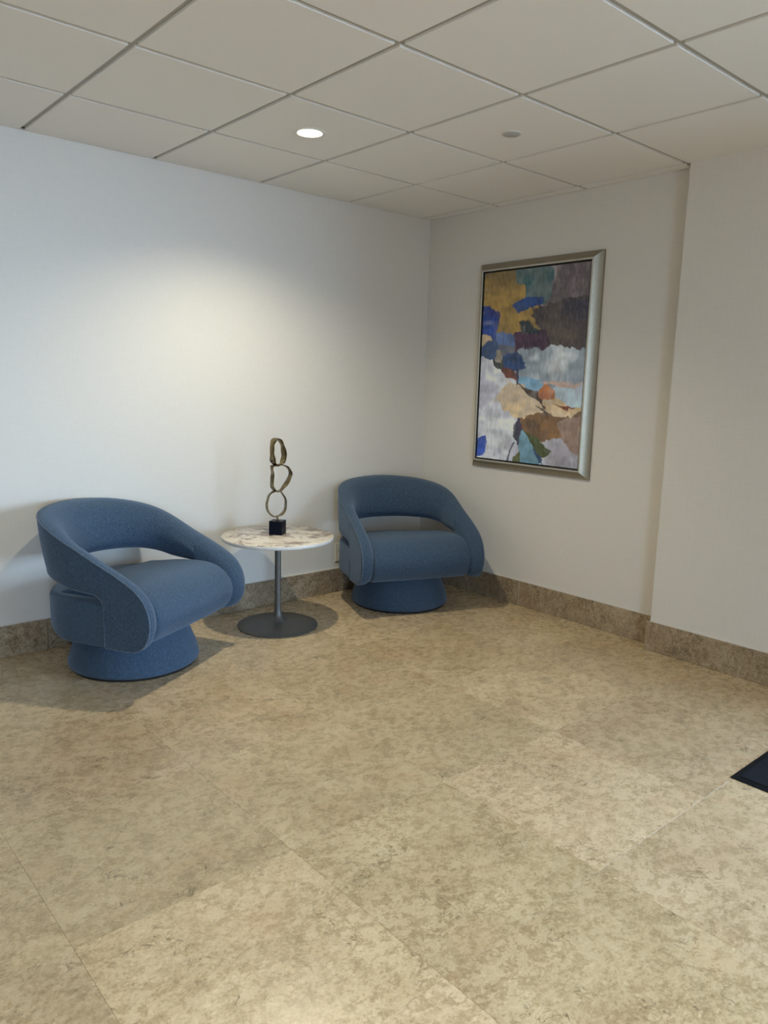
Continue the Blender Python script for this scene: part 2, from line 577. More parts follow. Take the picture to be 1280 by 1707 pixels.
# ------------------------------------------------------------------ suspended ceiling
ceil = structure(link('ceiling', box_me('ceiling', [(RX0, 0.2, RY0, 0.2, H + 0.06, H + 0.12)]), CTILE), 'suspended ceiling of square white tiles')
T, GX, GY, REC, BW = 0.6096, 0.0742, 0.5855, 0.009, 0.024
cxs = [0.0] + [-GX - k * T for k in range(0, 16) if -GX - k * T > RX0 + 0.02] + [RX0]
cys = [0.0] + [-GY - k * T for k in range(0, 18) if -GY - k * T > RY0 + 0.02] + [RY0]
LIGHTS = [(-GX - 2.5 * T, -GY - 0.5 * T), (-GX - 6.5 * T, -GY - 6.5 * T), (-GX - 2.5 * T, -GY - 8.5 * T), (-GX - 10.5 * T, -GY - 6.5 * T)]
SPRINK = (-GX - 1.5 * T, -GY - 1.5 * T)
CAN_R = 0.057


def tile_with_hole(w, d, r, z0, z1, n=32):
    """tile box with a round hole through it"""
    verts, faces = [], []
    for z in (z0, z1):
        for i in range(n):
            a = 2 * math.pi * i / n + math.pi / n
            verts.append((r * math.cos(a), r * math.sin(a), z))
        for i in range(n):
            a = 2 * math.pi * i / n + math.pi / n
            c, s = math.cos(a), math.sin(a)
            k = min(w / 2 / max(abs(c), 1e-9), d / 2 / max(abs(s), 1e-9))
            verts.append((k * c, k * s, z))
    # push the samples nearest to the diagonals on the corners
    for lay in (0, 1):
        for sx in (-1, 1):
            for sy in (-1, 1):
                best = min(range(n), key=lambda i: (verts[lay * 2 * n + n + i][0] - sx * w / 2) ** 2 + (verts[lay * 2 * n + n + i][1] - sy * d / 2) ** 2)
                verts[lay * 2 * n + n + best] = (sx * w / 2, sy * d / 2, verts[lay * 2 * n + n + best][2])
    o = 2 * n
    for i in range(n):
        j = (i + 1) % n
        faces += [(i, j, n + j, n + i), (o + i, o + n + i, o + n + j, o + j), (n + i, n + j, o + n + j, o + n + i), (i, o + i, o + j, j)]
    return mesh('ceiling_tile', verts, faces)


ct_me = {}
for i in range(len(cxs) - 1):
    for j in range(len(cys) - 1):
        x1, x0, y1, y0 = cxs[i], cxs[i + 1], cys[j], cys[j + 1]
        gx1 = 0.004 if i == 0 else BW / 2 - 0.001
        gx0 = 0.004 if i == len(cxs) - 2 else BW / 2 - 0.001
        gy1 = 0.003 if j == 0 else BW / 2 - 0.001
        gy0 = 0.004 if j == len(cys) - 2 else BW / 2 - 0.001
        x1, x0, y1, y0 = x1 - gx1, x0 + gx0, y1 - gy1, y0 + gy0
        if x1 - x0 < 0.02 or y1 - y0 < 0.02:
            continue
        cx, cy, w, d = (x0 + x1) / 2, (y0 + y1) / 2, round(x1 - x0, 4), round(y1 - y0, 4)
        hole = any(x0 < lx < x1 and y0 < ly < y1 for lx, ly in LIGHTS)
        key = (w, d, hole)
        if key not in ct_me:
            if hole:
                me = tile_with_hole(w, d, CAN_R, 0.0, 0.02)
            else:
                me = box_me('ceiling_tile', [(-w / 2, w / 2, -d / 2, d / 2, 0.0, 0.02)], 0.0015, 2)
            me.materials.append(CTILE)
            ct_me[key] = me
        o = bpy.data.objects.new('ceiling_tile', ct_me[key])
        COL.objects.link(o)
        o.location = (cx, cy, H)
        o.parent = ceil
for x in cxs[1:-1]:
    link('grid_bar', box_me('grid_bar', [(x - BW / 2, x + BW / 2, RY0, 0.0, H + REC, H + REC + 0.003)]), TBAR, ceil)
for y in cys[1:-1]:
    xs = [0.0] + cxs[1:-1] + [RX0]
    for a, b in zip(xs[:-1], xs[1:]):
        a2, b2 = (a if a == 0.0 else a - BW / 2), (b if b == RX0 else b + BW / 2)
        link('grid_bar', box_me('grid_bar', [(b2, a2, y - BW / 2, y + BW / 2, H + REC, H + REC + 0.003)]), TBAR, ceil)
# wall angle around the edge
for b in ((RX0, 0, -0.02, 0, H + REC, H + REC + 0.002), (-0.02, 0, RY0, 0, H + REC, H + REC + 0.002)):
    link('wall_angle', box_me('wall_angle', [b]), TBAR, ceil)


def downlight(x, y, label, group, watts):
    root = empty('recessed_downlight', (x, y, H))
    tag(root, label, 'downlight', group)
    trim = [(CAN_R - 0.004, 0.001), (CAN_R - 0.002, -0.004), (CAN_R + 0.008, -0.004), (CAN_R + 0.013, -0.002), (CAN_R + 0.014, -0.0004), (CAN_R - 0.003, -0.0004)]
    o = link('trim_ring', lathe_me('trim_ring', trim, 48, True), WHITE, root)
    sharpen(o, 40)
    can = [(CAN_R - 0.004, 0.0), (CAN_R - 0.006, 0.05), (0.0, 0.05), (0.0, 0.053), (CAN_R - 0.001, 0.053), (CAN_R - 0.001, 0.0)]
    o = link('reflector_can', lathe_me('reflector_can', can, 48), WHITE, root)
    sharpen(o, 40)
    o = link('lamp_lens', lathe_me('lamp_lens', [(0.0, 0.018), (0.025, 0.0185), (0.042, 0.022), (0.045, 0.03), (0.0, 0.03)], 40), LENS, root)
    sharpen(o, 50)
    l = bpy.data.lights.new('downlight_lamp', 'SPOT')
    l.energy = watts
    l.color = LAMP_COL
    l.shadow_soft_size = 0.03
    l.spot_size = math.radians(SPOT_DEG)
    l.spot_blend = SPOT_BLEND
    lo = bpy.data.objects.new('downlight_lamp', l)
    COL.objects.link(lo)
    lo.location = (0, 0, 0.012)
    lo.parent = root
    return root


downlight(*LIGHTS[0], 'lit round recessed downlight in the ceiling above the side table', 'recessed downlights', LAMP_W)
for k, (x, y) in enumerate(LIGHTS[1:]):  # unseen lamps added to fill the room with light
    downlight(x, y, 'unseen fill downlight added in the ceiling ' + ['above and behind the camera', 'in front of the glass entrance', 'far behind the camera at the left'][k], 'recessed downlights', FILL_W[k])

sp = tag(empty('sprinkler_cover', (SPRINK[0], SPRINK[1], H)), 'small round grey cover plate set flush in a ceiling tile', 'sprinkler cover')
sharpen(link('cover_plate', lathe_me('cover_plate', [(0.0, -0.006), (0.036, -0.006), (0.039, -0.0045), (0.040, -0.002), (0.040, -0.0012), (0.0, -0.0012)], 40), GREYMETAL, sp), 50)
sharpen(link('collar', lathe_me('collar', [(0.030, -0.0012), (0.0425, -0.0016), (0.043, -0.0002), (0.030, -0.0002)], 40, True), WHITE, sp), 50)

# ------------------------------------------------------------------ armchairs
AX, YF, YS, BB = 0.378, -0.378, 0.02, 0.318     # half width, front tip, end of straight side, depth of back arc
_th = np.linspace(0, math.pi / 2, 400)
_arc = np.stack([AX * np.cos(_th), YS + BB * np.sin(_th)], 1)
_al = np.concatenate([[0], np.cumsum(np.linalg.norm(np.diff(_arc, axis=0), axis=1))])
LS = YS - YF
LH = LS + _al[-1]


def upath(q):
    """point and outward normal on the right half of the U (q from front tip to the middle of the back)"""
    if q <= LS:
        return np.array((AX, YF + q)), np.array((1.0, 0.0))
    th = float(np.interp(q - LS, _al, _th))
    n = np.array((BB * math.cos(th), AX * math.sin(th)))
    return np.array((AX * math.cos(th), YS + BB * math.sin(th))), n / np.linalg.norm(n)


def upt(s, z, depth):
    """s: signed distance from the middle of the back, + is the right arm"""
    sg = 1.0 if s >= 0 else -1.0
    q = LH - abs(s)
    p, n = upath(max(q, 0.0))
    if q < 0:
        p = p + np.array((0.0, q))
    k = min(1.0, max(0.0, (q - 0.35) / 0.40))
    k = k * k * (3 - 2 * k)
    p = p + n * (0.16 * (z - 0.46) * k) - n * depth * (1.0 + 0.30 * k)
    return (sg * p[0], p[1], z)


TOPC = [(0, .325), (.004, .362), (.018, .402), (.045, .441), (.085, .474), (.155, .513), (.275, .567), (.39, .622), (.54, .684), (.70, .720), (.85, .735), (LH, .738)]
BOT1 = [(0, .325), (.004, .289), (.016, .254), (.040, .222), (.075, .203), (.110, .198), (.228, .198)]
BOT2 = [(.232, .203), (.233, .365), (.238, .392), (.252, .411), (.28, .423), (.35, .430), (.41, .438), (.50, .458), (.62, .473), (.80, .478), (LH, .478)]


def curve_eval(ctrl, q):
    c = catmull([(math.sqrt(a), b) for a, b in ctrl], 12)
    return np.interp(np.sqrt(q), c[:, 0], c[:, 1])


def make_band(parent):
    q1 = 0.228 * np.linspace(0, 1, 26) ** 2
    b2 = catmull(BOT2, 5)
    qa = np.concatenate([q1, b2[:, 0]])
    za = np.concatenate([curve_eval(BOT1, q1), b2[:, 1]])
    zt = curve_eval(TOPC, qa)
    zt[0] = za[0]
    sR = LH - qa                       # right side, tip -> back middle
    bot = np.concatenate([np.stack([sR, za], 1), np.stack([-sR[::-1], za[::-1]], 1)[1:]])
    top = np.concatenate([np.stack([sR, zt], 1), np.stack([-sR[::-1], zt[::-1]], 1)[1:]])
    N = len(bot)
    loop = np.concatenate([bot, top[::-1][1:-1]])
    nin = inward(loop)
    nin = (nin + 0.5 * np.roll(nin, 1, 0) + 0.5 * np.roll(nin, -1, 0))
    nin /= np.linalg.norm(nin, axis=1)[:, None]
    rim = [(0.000, .012), (0.0006, .006), (0.004, .0012), (0.010, 0), (0.028, 0), (0.045, .004), (0.060, .013), (0.072, .027), (0.080, .043)]
    verts, faces, rings = [], [], []
    for d, e in rim:
        L = loop + nin * e
        rings.append(list(range(len(verts), len(verts) + len(L))))
        verts += [upt(s, z, d) for s, z in L]
    m = len(loop)
    for a, b in zip(rings[:-1], rings[1:]):
        for i in range(m):
            j = (i + 1) % m
            faces.append((a[i], a[j], b[j], b[i]))

    def cap(ring, d, e, bulge):
        L = loop + nin * e
        cols = []
        MM = 9
        for i in range(N):
            if i in (0, N - 1):
                cols.append([ring[i]])
                continue
            bi, ti = i, (m - i)
            c = [ring[bi]]
            for k in range(1, MM):
                t = k / MM
                s, z = L[bi] * (1 - t) + L[ti] * t
                c.append(len(verts))
                verts.append(upt(s, z, d + bulge * 4 * t * (1 - t)))
            c.append(ring[ti])
            cols.append(c)
        for a, b in zip(cols[:-1], cols[1:]):
            if len(a) == 1:
                for k in range(MM):
                    faces.append((a[0], b[k], b[k + 1]))
            elif len(b) == 1:
                for k in range(MM):
                    faces.append((a[k], a[k + 1], b[0]))
            else:
                for k in range(MM):
                    faces.append((a[k], b[k], b[k + 1], a[k + 1]))

    cap(rings[0], rim[0][0], rim[0][1], -0.004)
    cap(rings[-1], rim[-1][0], rim[-1][1], 0.010)
    o = link('back_and_arms', mesh('back_and_arms', verts, faces), FABRIC, parent, True)
    # welt along the outer edge
    L = loop + nin * 0.003
    pts = [Vector(upt(s, z, 0.0015)) for s, z in L]
    link('piping', tube_me('piping', pts, 0.0032, True, 6), WELT, o, True)
    return o


def tube_me(name, pts, r, closed, n=8):
    verts, faces = [], []
    m = len(pts)
    prev = None
    for i, p in enumerate(pts):
        a = pts[(i - 1) % m] if closed or i > 0 else pts[i]
        b = pts[(i + 1) % m] if closed or i < m - 1 else pts[i]
        t = (b - a).normalized()
        u = prev - t * prev.dot(t) if prev is not None else t.orthogonal()
        if u.length < 1e-6:
            u = t.orthogonal()
        u.normalize()
        prev = u
        w = t.cross(u)
        verts += [tuple(p + (u * math.cos(2 * math.pi * k / n) + w * math.sin(2 * math.pi * k / n)) * r) for k in range(n)]
    for i in range(m if closed else m - 1):
        j = (i + 1) % m
        for k in range(n):
            l = (k + 1) % n
            faces.append((i * n + k, i * n + l, j * n + l, j * n + k))
    if not closed:
        faces.append(tuple(range(n - 1, -1, -1)))
        faces.append(tuple(range((m - 1) * n, m * n)))
    return mesh(name, verts, faces)


def make_cushion(parent):
    prof = catmull([(-0.362, .325), (-0.352, .270), (-0.318, .225), (-0.262, .203), (-0.15, .200), (0.0, .200), (0.11, .203), (0.158, .24), (0.165, .33), (0.158, .385),
                    (0.12, .408), (0.04, .421), (-0.06, .436), (-0.17, .443), (-0.245, .436), (-0.302, .413), (-0.343, .375)], 6, True)
    nin = inward(prof)
    W, R = 0.302, 0.022
    st = [(-W, R * 1.6)] + [(-W + R * (1 - math.cos(a)), R * (1 - math.sin(a))) for a in np.linspace(0.15, math.pi / 2, 5)]
    st += [(x, 0) for x in np.linspace(-W + 0.06, W - 0.06, 9)]
    st += [(-x, e) for x, e in reversed(st[:6])]
    verts, faces = [], []
    m = len(prof)
    for x, e in st:
        L = prof + nin * e
        crown = 0.008 * (1 - (x / W) ** 2)
        verts += [(x, y - crown * (1 if y < -0.2 else 0), z + (crown if z > 0.33 else 0)) for y, z in L]
    for i in range(len(st) - 1):
        for k in range(m):
            l = (k + 1) % m
            faces.append((i * m + k, i * m + l, (i + 1) * m + l, (i + 1) * m + k))
    faces.append(tuple(range(m)))
    faces.append(tuple(range((len(st) - 1) * m, len(st) * m)))
    o = link('seat', mesh('seat', verts, faces), FABRIC, parent)
    sharpen(o, 60)
    return o


def make_shell(parent):
    """lower rear body that wraps round under the opening"""
    qs = np.concatenate([np.linspace(0.236, LS, 8)[:-1], np.linspace(LS, LH, 28)])
    R = [upath(q)[0] for q in qs]
    plan = [(x, y) for x, y in R] + [(-x, y) for x, y in reversed(R[:-1])]
    fr = np.linspace(-AX, AX, 9)[1:-1]
    plan += [(x, R[0][1]) for x in fr]
    plan = np.array(plan)
    nin = inward(plan)
    nin[0] = (-1, 0)
    nin[len(R) * 2 - 2] = (1, 0)
    for i in range(len(R) * 2 - 1, len(plan)):
        nin[i] = (0, 0)
    rear = np.clip(nin[:, 1] * -1.0, 0, 1) ** 2             # 1 at the back, 0 on the flat sides
    rb, rtp = 0.014 + 0.075 * rear, 0.014 + 0.022 * rear
    lay = []
    for a in np.linspace(0.0, math.pi / 2, 8):
        lay.append((.198 + rb * (1 - math.cos(a)), .004 + rb * (1 - math.sin(a))))
    lay.append((np.full(len(plan), .33), np.full(len(plan), .004)))
    for a in np.linspace(0, math.pi / 2 - .05, 6):
        lay.append((.388 - rtp + rtp * math.sin(a), .004 + rtp * (1 - math.cos(a))))
    lay.append((np.full(len(plan), .390), rtp + 0.04))
    lay.insert(0, (np.full(len(plan), .198), rb + 0.04))
    verts, faces = [], []
    m = len(plan)
    for z, e in lay:
        L = plan + nin * np.asarray(e)[:, None]
        verts += [(x, y, zz) for (x, y), zz in zip(L, z)]
    for i in range(len(lay) - 1):
        for k in range(m):
            l = (k + 1) % m
            faces.append((i * m + k, i * m + l, (i + 1) * m + l, (i + 1) * m + k))
    faces.append(tuple(range(m)))
    faces.append(tuple(range((len(lay) - 1) * m, len(lay) * m)))
    o = link('lower_body', mesh('lower_body', verts, faces), FABRIC, parent)
    sharpen(o, 60)
    return o


def make_chair(loc, rz, label):
    root = tag(empty('swivel_armchair', loc, rz), label, 'armchair', 'blue swivel armchairs')
    make_band(root)
    make_cushion(root)
    make_shell(root)
    base = [(0.0, 0.012), (0.286, 0.012), (0.294, 0.016), (0.297, 0.026), (0.293, 0.05), (0.280, 0.09), (0.262, 0.135), (0.246, 0.175), (0.238, 0.199), (0.0, 0.199)]
    sharpen(link('flared_base', lathe_me('flared_base', base, 72), FABRIC, root), 60)
    sharpen(link('floor_ring', lathe_me('floor_ring', [(0.0, 0.0), (0.283, 0.0), (0.285, 0.002), (0.285, 0.0125), (0.0, 0.0125)], 64), BLACK, root), 50)
    return root


C1, PH1 = CHAIR1
C2, PH2 = CHAIR2
make_chair((C1[0], C1[1], 0), math.radians(PH1 - 270), 'blue upholstered barrel armchair on the left of the round table, angled to the right')
make_chair((C2[0], C2[1], 0), math.radians(PH2 - 270), 'blue upholstered barrel armchair tucked into the corner below the painting')

# ------------------------------------------------------------------ side table
TX, TY, TZ = -1.408, -0.360, 0.503
tb = tag(empty('side_table', (TX, TY, 0)), 'round side table with veined marble top and grey tulip base between the armchairs', 'table')
top = [(0.0, TZ - 0.0225), (0.262, TZ - 0.0225), (0.292, TZ - 0.020), (0.2985, TZ - 0.0165), (0.300, TZ - 0.012), (0.300, TZ - 0.003), (0.299, TZ - 0.001), (0.2985, TZ - 0.0009), (0.0, TZ - 0.0009)]
o = link('top_slab', lathe_me('top_slab', top, 96), RIM, tb)
sharpen(o, 30)
o2 = link('marble_face', lathe_me('marble_face', [(0.0, TZ - 0.0012), (0.2975, TZ - 0.0012), (0.2978, TZ - 0.0003), (0.297, TZ), (0.0, TZ)], 96), MARBLE, o)
sharpen(o2, 30)
stem = [(0.017, TZ - 0.0225), (0.017, 0.16), (0.0175, 0.11), (0.0195, 0.08), (0.024, 0.058), (0.033, 0.042), (0.050, 0.031)]
sharpen(link('stem', lathe_me('stem', [(0.0, TZ - 0.0225)] + stem + [(0.0, 0.031)], 40), STEEL, tb), 50)
bs = [(0.0, 0.0), (0.214, 0.0), (0.2185, 0.002), (0.219, 0.005), (0.214, 0.0078), (0.17, 0.0125), (0.11, 0.0205), (0.07, 0.027), (0.050, 0.0312), (0.0, 0.0312)]
sharpen(link('pedestal_disc', lathe_me('pedestal_disc', bs, 80), STEEL, tb), 40)

# ------------------------------------------------------------------ ring sculpture
SX, SY, SZ = -1.388, -0.325, TZ
view = math.atan2(SY - cam_pos.y, SX - cam_pos.x)           # heading used only to turn the piece as it stands
sc = tag(empty('ring_sculpture', (SX, SY, SZ), 0.0), 'sculpture of three stacked wavy brass rings on a dark cube', 'sculpture')
PXM = 8.54 * 308.0
plate = link('plinth_block', box_me('plinth_block', [(-0.0365, 0.0365, -0.0365, 0.0365, 0.0, 0.075)], 0.0015, 2), PLINTH, sc)
plate.rotation_euler = (0, 0, view - math.pi / 2 + math.radians(-19))
sharpen(link('post', lathe_me('post', [(0.0, 0.075), (0.012, 0.075), (0.012, 0.079), (0.005, 0.081), (0.005, 0.094), (0.0, 0.094)], 20), BRASS, sc), 40)


def ring(pts, yaw, width, thick, zbase, seed):
    """pts: outline centre line in crop pixels as seen; width along the ring's axis"""
    rnd = random.Random(seed)
    c = catmull(pts, 8, True)
    u = (c[:, 0] - 350.0) / PXM / math.cos(yaw)
    z = (1345.0 - c[:, 1]) / PXM + zbase
    P = np.stack([u, z], 1)
    nin = inward(P)
    m = len(P)
    ph = [rnd.uniform(0, 6.28) for _ in range(6)]
    verts, faces = [], []
    K = 10
    for i in range(m):
        a = 2 * math.pi * i / m
        w = width / 2 * (1 + 0.16 * math.sin(3 * a + ph[0]) + 0.10 * math.sin(7 * a + ph[1]))
        tk = thick / 2 * (1 + 0.2 * math.sin(5 * a + ph[2]))
        sh = 0.0035 * math.sin(2 * a + ph[3])
        wob = 0.0008 * math.sin(6 * a + ph[4]) + 0.0006 * math.sin(9 * a + ph[5])
        for k in range(K):
            b = 2 * math.pi * k / K
            cb, sb = math.cos(b), math.sin(b)
            ax = w * math.copysign(abs(cb) ** 0.6, cb) + sh
            rd = tk * math.copysign(abs(sb) ** 0.8, sb) + wob
            p = P[i] + nin[i] * rd
            verts.append((p[0], ax, p[1]))
    for i in range(m):
        j = (i + 1) % m
        for k in range(K):
            l = (k + 1) % K
            faces.append((i * K + k, i * K + l, j * K + l, j * K + k))
    o = link('ring', mesh('ring', verts, faces), BRASS, sc, True)
    o.rotation_euler = (0, 0, view - math.pi / 2 + yaw)
    return o


R1 = [(338, 186), (285, 238), (268, 330), (272, 430), (296, 530), (352, 562), (415, 535), (432, 440), (424, 330), (388, 225)]
R2 = [(278, 580), (345, 566), (420, 566), (495, 605), (526, 690), (505, 775), (440, 875), (385, 935), (330, 930), (285, 895), (270, 800), (276, 680)]
R3 = [(330, 930), (395, 945), (448, 1030), (468, 1130), (450, 1220), (395, 1278), (325, 1295), (255, 1272), (208, 1195), (200, 1100), (225, 1010), (272, 945)]
ring(R1, math.radians(40), 0.042, 0.0075, 0.079, 1)
ring(R2, math.radians(30), 0.040, 0.0075, 0.079, 2)
ring(R3, math.radians(18), 0.036, 0.0070, 0.079, 3)

# ------------------------------------------------------------------ framed painting
FY0, FY1, FZ0, FZ1 = -1.347, -0.476, 0.825, 2.058      # outer rectangle on the wall
fp = tag(empty('framed_painting', (0, (FY0 + FY1) / 2, FZ0)), 'large abstract painting in a champagne silver frame on the right wall', 'painting')
hw, hh = (FY1 - FY0) / 2, FZ1 - FZ0
# rail profile: (inset from the outer edge, depth from the wall)
RP = [(0.0, 0.0015), (0.0, 0.010), (0.002, 0.014), (0.037, 0.047), (0.039, 0.049), (0.050, 0.049), (0.051, 0.048), (0.051, 0.012), (0.004, 0.0015)]
corners = [(-hw, 0, 1, 1), (hw, 0, -1, 1), (hw, hh, -1, -1), (-hw, hh, 1, -1)]     # y, z, inward y, inward z
names = ['frame_rail_bottom', 'frame_rail', 'frame_rail', 'frame_rail']
for k in range(4):
    a, b = corners[k], corners[(k + 1) % 4]
    verts, faces = [], []
    for (y, z, iy, iz) in (a, b):
        for e, d in RP:
            verts.append((-d, y + iy * e, z + iz * e))
    n = len(RP)
    for i in range(n):
        j = (i + 1) % n
        faces.append((i, j, n + j, n + i))
    faces += [tuple(range(n)), tuple(range(n, 2 * n))]
    o = link('frame_rail', mesh('frame_rail', verts, faces), FRAME, fp)
    sharpen(o, 25)
    # pale inner lip
    bx = [(-0.0505, -0.046, min(a[0] + a[2] * 0.0395, b[0] + b[2] * 0.0395), max(a[0] + a[2] * 0.0395, b[0] + b[2] * 0.0395),
           min(a[1] + a[3] * 0.0395, b[1] + b[3] * 0.0395), max(a[1] + a[3] * 0.0395, b[1] + b[3] * 0.0395))]
    q = list(bx[0])
    if k in (0, 2):
        zc = a[1] + a[3] * 0.0395
        q[4], q[5] = (zc, zc + 0.0105) if a[3] > 0 else (zc - 0.0105, zc)
    else:
        yc = a[0] + a[2] * 0.0395
        q[2], q[3] = (yc, yc + 0.0105) if a[2] > 0 else (yc - 0.0105, yc)
        q[4], q[5] = q[4] + 0.0105, q[5] - 0.0105
    link('inner_lip', box_me('inner_lip', [tuple(q)], 0.0008, 1), LIP, o)
link('backing_board', box_me('backing_board', [(-0.022, -0.012, -hw + 0.049, hw - 0.049, 0.049, hh - 0.049)]), BLACK, fp)

PATCHES = [
 ([(-0.046, -0.02), (0.338, -0.008), (0.405, 0.088), (0.404, 0.139), (0.293, 0.179), (0.385, 0.219), (0.565, 0.197), (0.607, 0.264), (0.58, 0.329), (0.411, 0.328), (0.152, 0.33), (0.167, 0.249), (-0.026, 0.173)], (152, 124, 66), (118, 98, 60)),
 ([(0.316, -0.013), (0.648, -0.013), (0.685, 0.053), (0.679, 0.137), (0.588, 0.165), (0.405, 0.15), (0.405, 0.088), (0.312, 0.061)], (42, 80, 86), (98, 112, 112)),
 ([(0.628, -0.014), (1.029, -0.008), (1.028, 0.164), (0.853, 0.168), (0.618, 0.188), (0.576, 0.172), (0.68, 0.145), (0.686, 0.06)], (138, 130, 132), (92, 82, 86)),
 ([(0.29, 0.175), (0.419, 0.148), (0.593, 0.146), (0.583, 0.176), (0.467, 0.195), (0.363, 0.222)], (30, 66, 128), (40, 60, 95)),
 ([(0.598, 0.185), (1.028, 0.164), (1.037, 0.423), (0.779, 0.405), (0.635, 0.326), (0.519, 0.283), (0.496, 0.202)], (64, 55, 58), (82, 72, 66)),
 ([(0.776, 0.174), (1.028, 0.164), (1.03, 0.278), (0.89, 0.259), (0.758, 0.24)], (50, 50, 66), (60, 54, 62)),
 ([(0.331, 0.321), (0.654, 0.32), (0.668, 0.4), (0.618, 0.414), (0.477, 0.402), (0.346, 0.417)], (64, 38, 62), (52, 34, 54)),
 ([(0.373, 0.267), (0.474, 0.252), (0.523, 0.29), (0.583, 0.308), (0.569, 0.325), (0.41, 0.321)], (24, 40, 50), (30, 48, 62)),
 ([(-0.057, 0.18), (0.052, 0.176), (0.172, 0.238), (0.146, 0.31), (0.157, 0.36), (0.093, 0.344), (-0.043, 0.325)], (36, 72, 152), (24, 42, 105)),
 ([(-0.035, 0.325), (0.092, 0.341), (0.106, 0.37), (0.019, 0.391), (-0.036, 0.388)], (188, 166, 136), (150, 130, 115)),
 ([(0.151, 0.32), (0.309, 0.32), (0.339, 0.353), (0.334, 0.394), (0.174, 0.374)], (84, 108, 156), (70, 84, 120)),
 ([(-0.036, 0.396), (0.086, 0.359), (0.168, 0.378), (0.183, 0.436), (0.128, 0.466), (-0.024, 0.432)], (66, 92, 128), (50, 72, 110)),
 ([(0.181, 0.384), (0.345, 0.387), (0.354, 0.436), (0.221, 0.444)], (78, 84, 98), (98, 100, 108)),
 ([(0.401, 0.429), (0.462, 0.4), (0.646, 0.416), (0.723, 0.386), (0.785, 0.4), (1.023, 0.411), (1.034, 0.592), (0.855, 0.595), (0.582, 0.576), (0.408, 0.56), (0.294, 0.529), (0.488, 0.498)], (178, 184, 190), (128, 140, 154)),
 ([(0.225, 0.439), (0.348, 0.412), (0.428, 0.43), (0.466, 0.505), (0.36, 0.516), (0.258, 0.498)], (34, 62, 108), (28, 50, 80)),
 ([(0.381, 0.534), (0.552, 0.559), (0.671, 0.571), (0.591, 0.597), (0.515, 0.609), (0.408, 0.583)], (82, 136, 182), (120, 160, 190)),
 ([(-0.041, 0.424), (0.082, 0.472), (0.21, 0.51), (0.29, 0.558), (0.385, 0.589), (0.422, 0.654), (0.286, 0.655), (0.215, 0.708), (0.389, 0.752), (0.393, 0.86), (0.434, 0.897), (0.452, 1.014), (-0.039, 1.016)], (186, 190, 200), (156, 156, 172)),
 ([(0.336, 0.568), (0.472, 0.611), (0.598, 0.657), (0.691, 0.736), (0.459, 0.752), (0.379, 0.76), (0.175, 0.686), (0.223, 0.633)], (198, 176, 134), (176, 160, 140)),
 ([(0.144, 0.466), (0.232, 0.466), (0.243, 0.511), (0.166, 0.506)], (70, 74, 78), (50, 54, 58)),
 ([(0.165, 0.403), (0.217, 0.412), (0.218, 0.473), (0.152, 0.469)], (190, 186, 180), (150, 140, 130)),
 ([(0.218, 0.514), (0.288, 0.507), (0.398, 0.541), (0.384, 0.577), (0.365, 0.566), (0.273, 0.562)], (118, 62, 44), (80, 50, 50)),
 ([(0.362, 0.509), (0.382, 0.509), (0.397, 0.59), (0.38, 0.59)], (40, 46, 70), (40, 46, 70)),
 ([(0.591, 0.657), (0.667, 0.593), (0.755, 0.625), (0.732, 0.662), (0.649, 0.673)], (162, 104, 66), (130, 80, 60)),
 ([(0.747, 0.585), (1.033, 0.584), (1.033, 0.679), (0.92, 0.694), (0.783, 0.654)], (158, 178, 190), (140, 150, 165)),
 ([(0.582, 0.576), (1.019, 0.575), (0.933, 0.6), (0.721, 0.594)], (176, 150, 140), (150, 140, 140)),
 ([(0.641, 0.669), (0.782, 0.651), (0.92, 0.696), (1.034, 0.685), (1.033, 0.728), (0.876, 0.764), (0.739, 0.738)], (196, 178, 152), (176, 150, 110)),
 ([(0.374, 0.581), (0.501, 0.615), (0.636, 0.662), (0.627, 0.679), (0.489, 0.631)], (48, 38, 42), (60, 44, 40)),
 ([(0.567, 0.693), (0.652, 0.703), (0.708, 0.735), (0.683, 0.733), (0.625, 0.711)], (70, 54, 50), (70, 54, 50)),
 ([(0.749, 0.688), (0.926, 0.698), (0.884, 0.704), (0.871, 0.723), (0.815, 0.703)], (132, 62, 38), (100, 40, 30)),
 ([(0.429, 0.774), (0.683, 0.732), (0.769, 0.741), (1.032, 0.717), (1.03, 0.902), (0.82, 0.851), (0.616, 0.87), (0.464, 0.821)], (122, 90, 56), (96, 74, 56)),
 ([(0.797, 0.774), (1.032, 0.721), (1.031, 0.96), (0.851, 0.88)], (138, 118, 110), (120, 100, 92)),
 ([(0.641, 0.87), (0.832, 0.84), (0.9, 0.9), (1.028, 0.938), (1.039, 1.018), (0.654, 1.011), (0.749, 0.937)], (170, 176, 184), (138, 136, 148)),
 ([(0.426, 0.823), (0.499, 0.846), (0.582, 0.922), (0.682, 1.017), (0.457, 1.022)], (108, 146, 166), (86, 120, 140)),
 ([(0.467, 0.824), (0.615, 0.865), (0.751, 0.926), (0.709, 0.95), (0.625, 0.944), (0.53, 0.87)], (66, 76, 38), (52, 60, 34)),
 ([(0.379, 0.798), (0.432, 0.771), (0.473, 0.82), (0.425, 0.891), (0.381, 0.868)], (48, 56, 66), (58, 44, 72)),
 ([(-0.049, 0.913), (0.095, 0.867), (0.102, 0.911), (0.064, 0.988), (-0.039, 1.016)], (36, 72, 165), (24, 46, 110)),
 ([(0.381, 0.978), (0.452, 0.947), (0.459, 1.014), (0.379, 1.018)], (76, 82, 44), (60, 66, 38)),
 ([(0.387, 0.894), (0.397, 0.897), (0.333, 1.009), (0.318, 1.009)], (42, 52, 76), (42, 52, 76)),
 ([(0.579, 0.922), (0.594, 0.921), (0.688, 1.009), (0.675, 1.009)], (40, 64, 100), (40, 64, 100)),
]


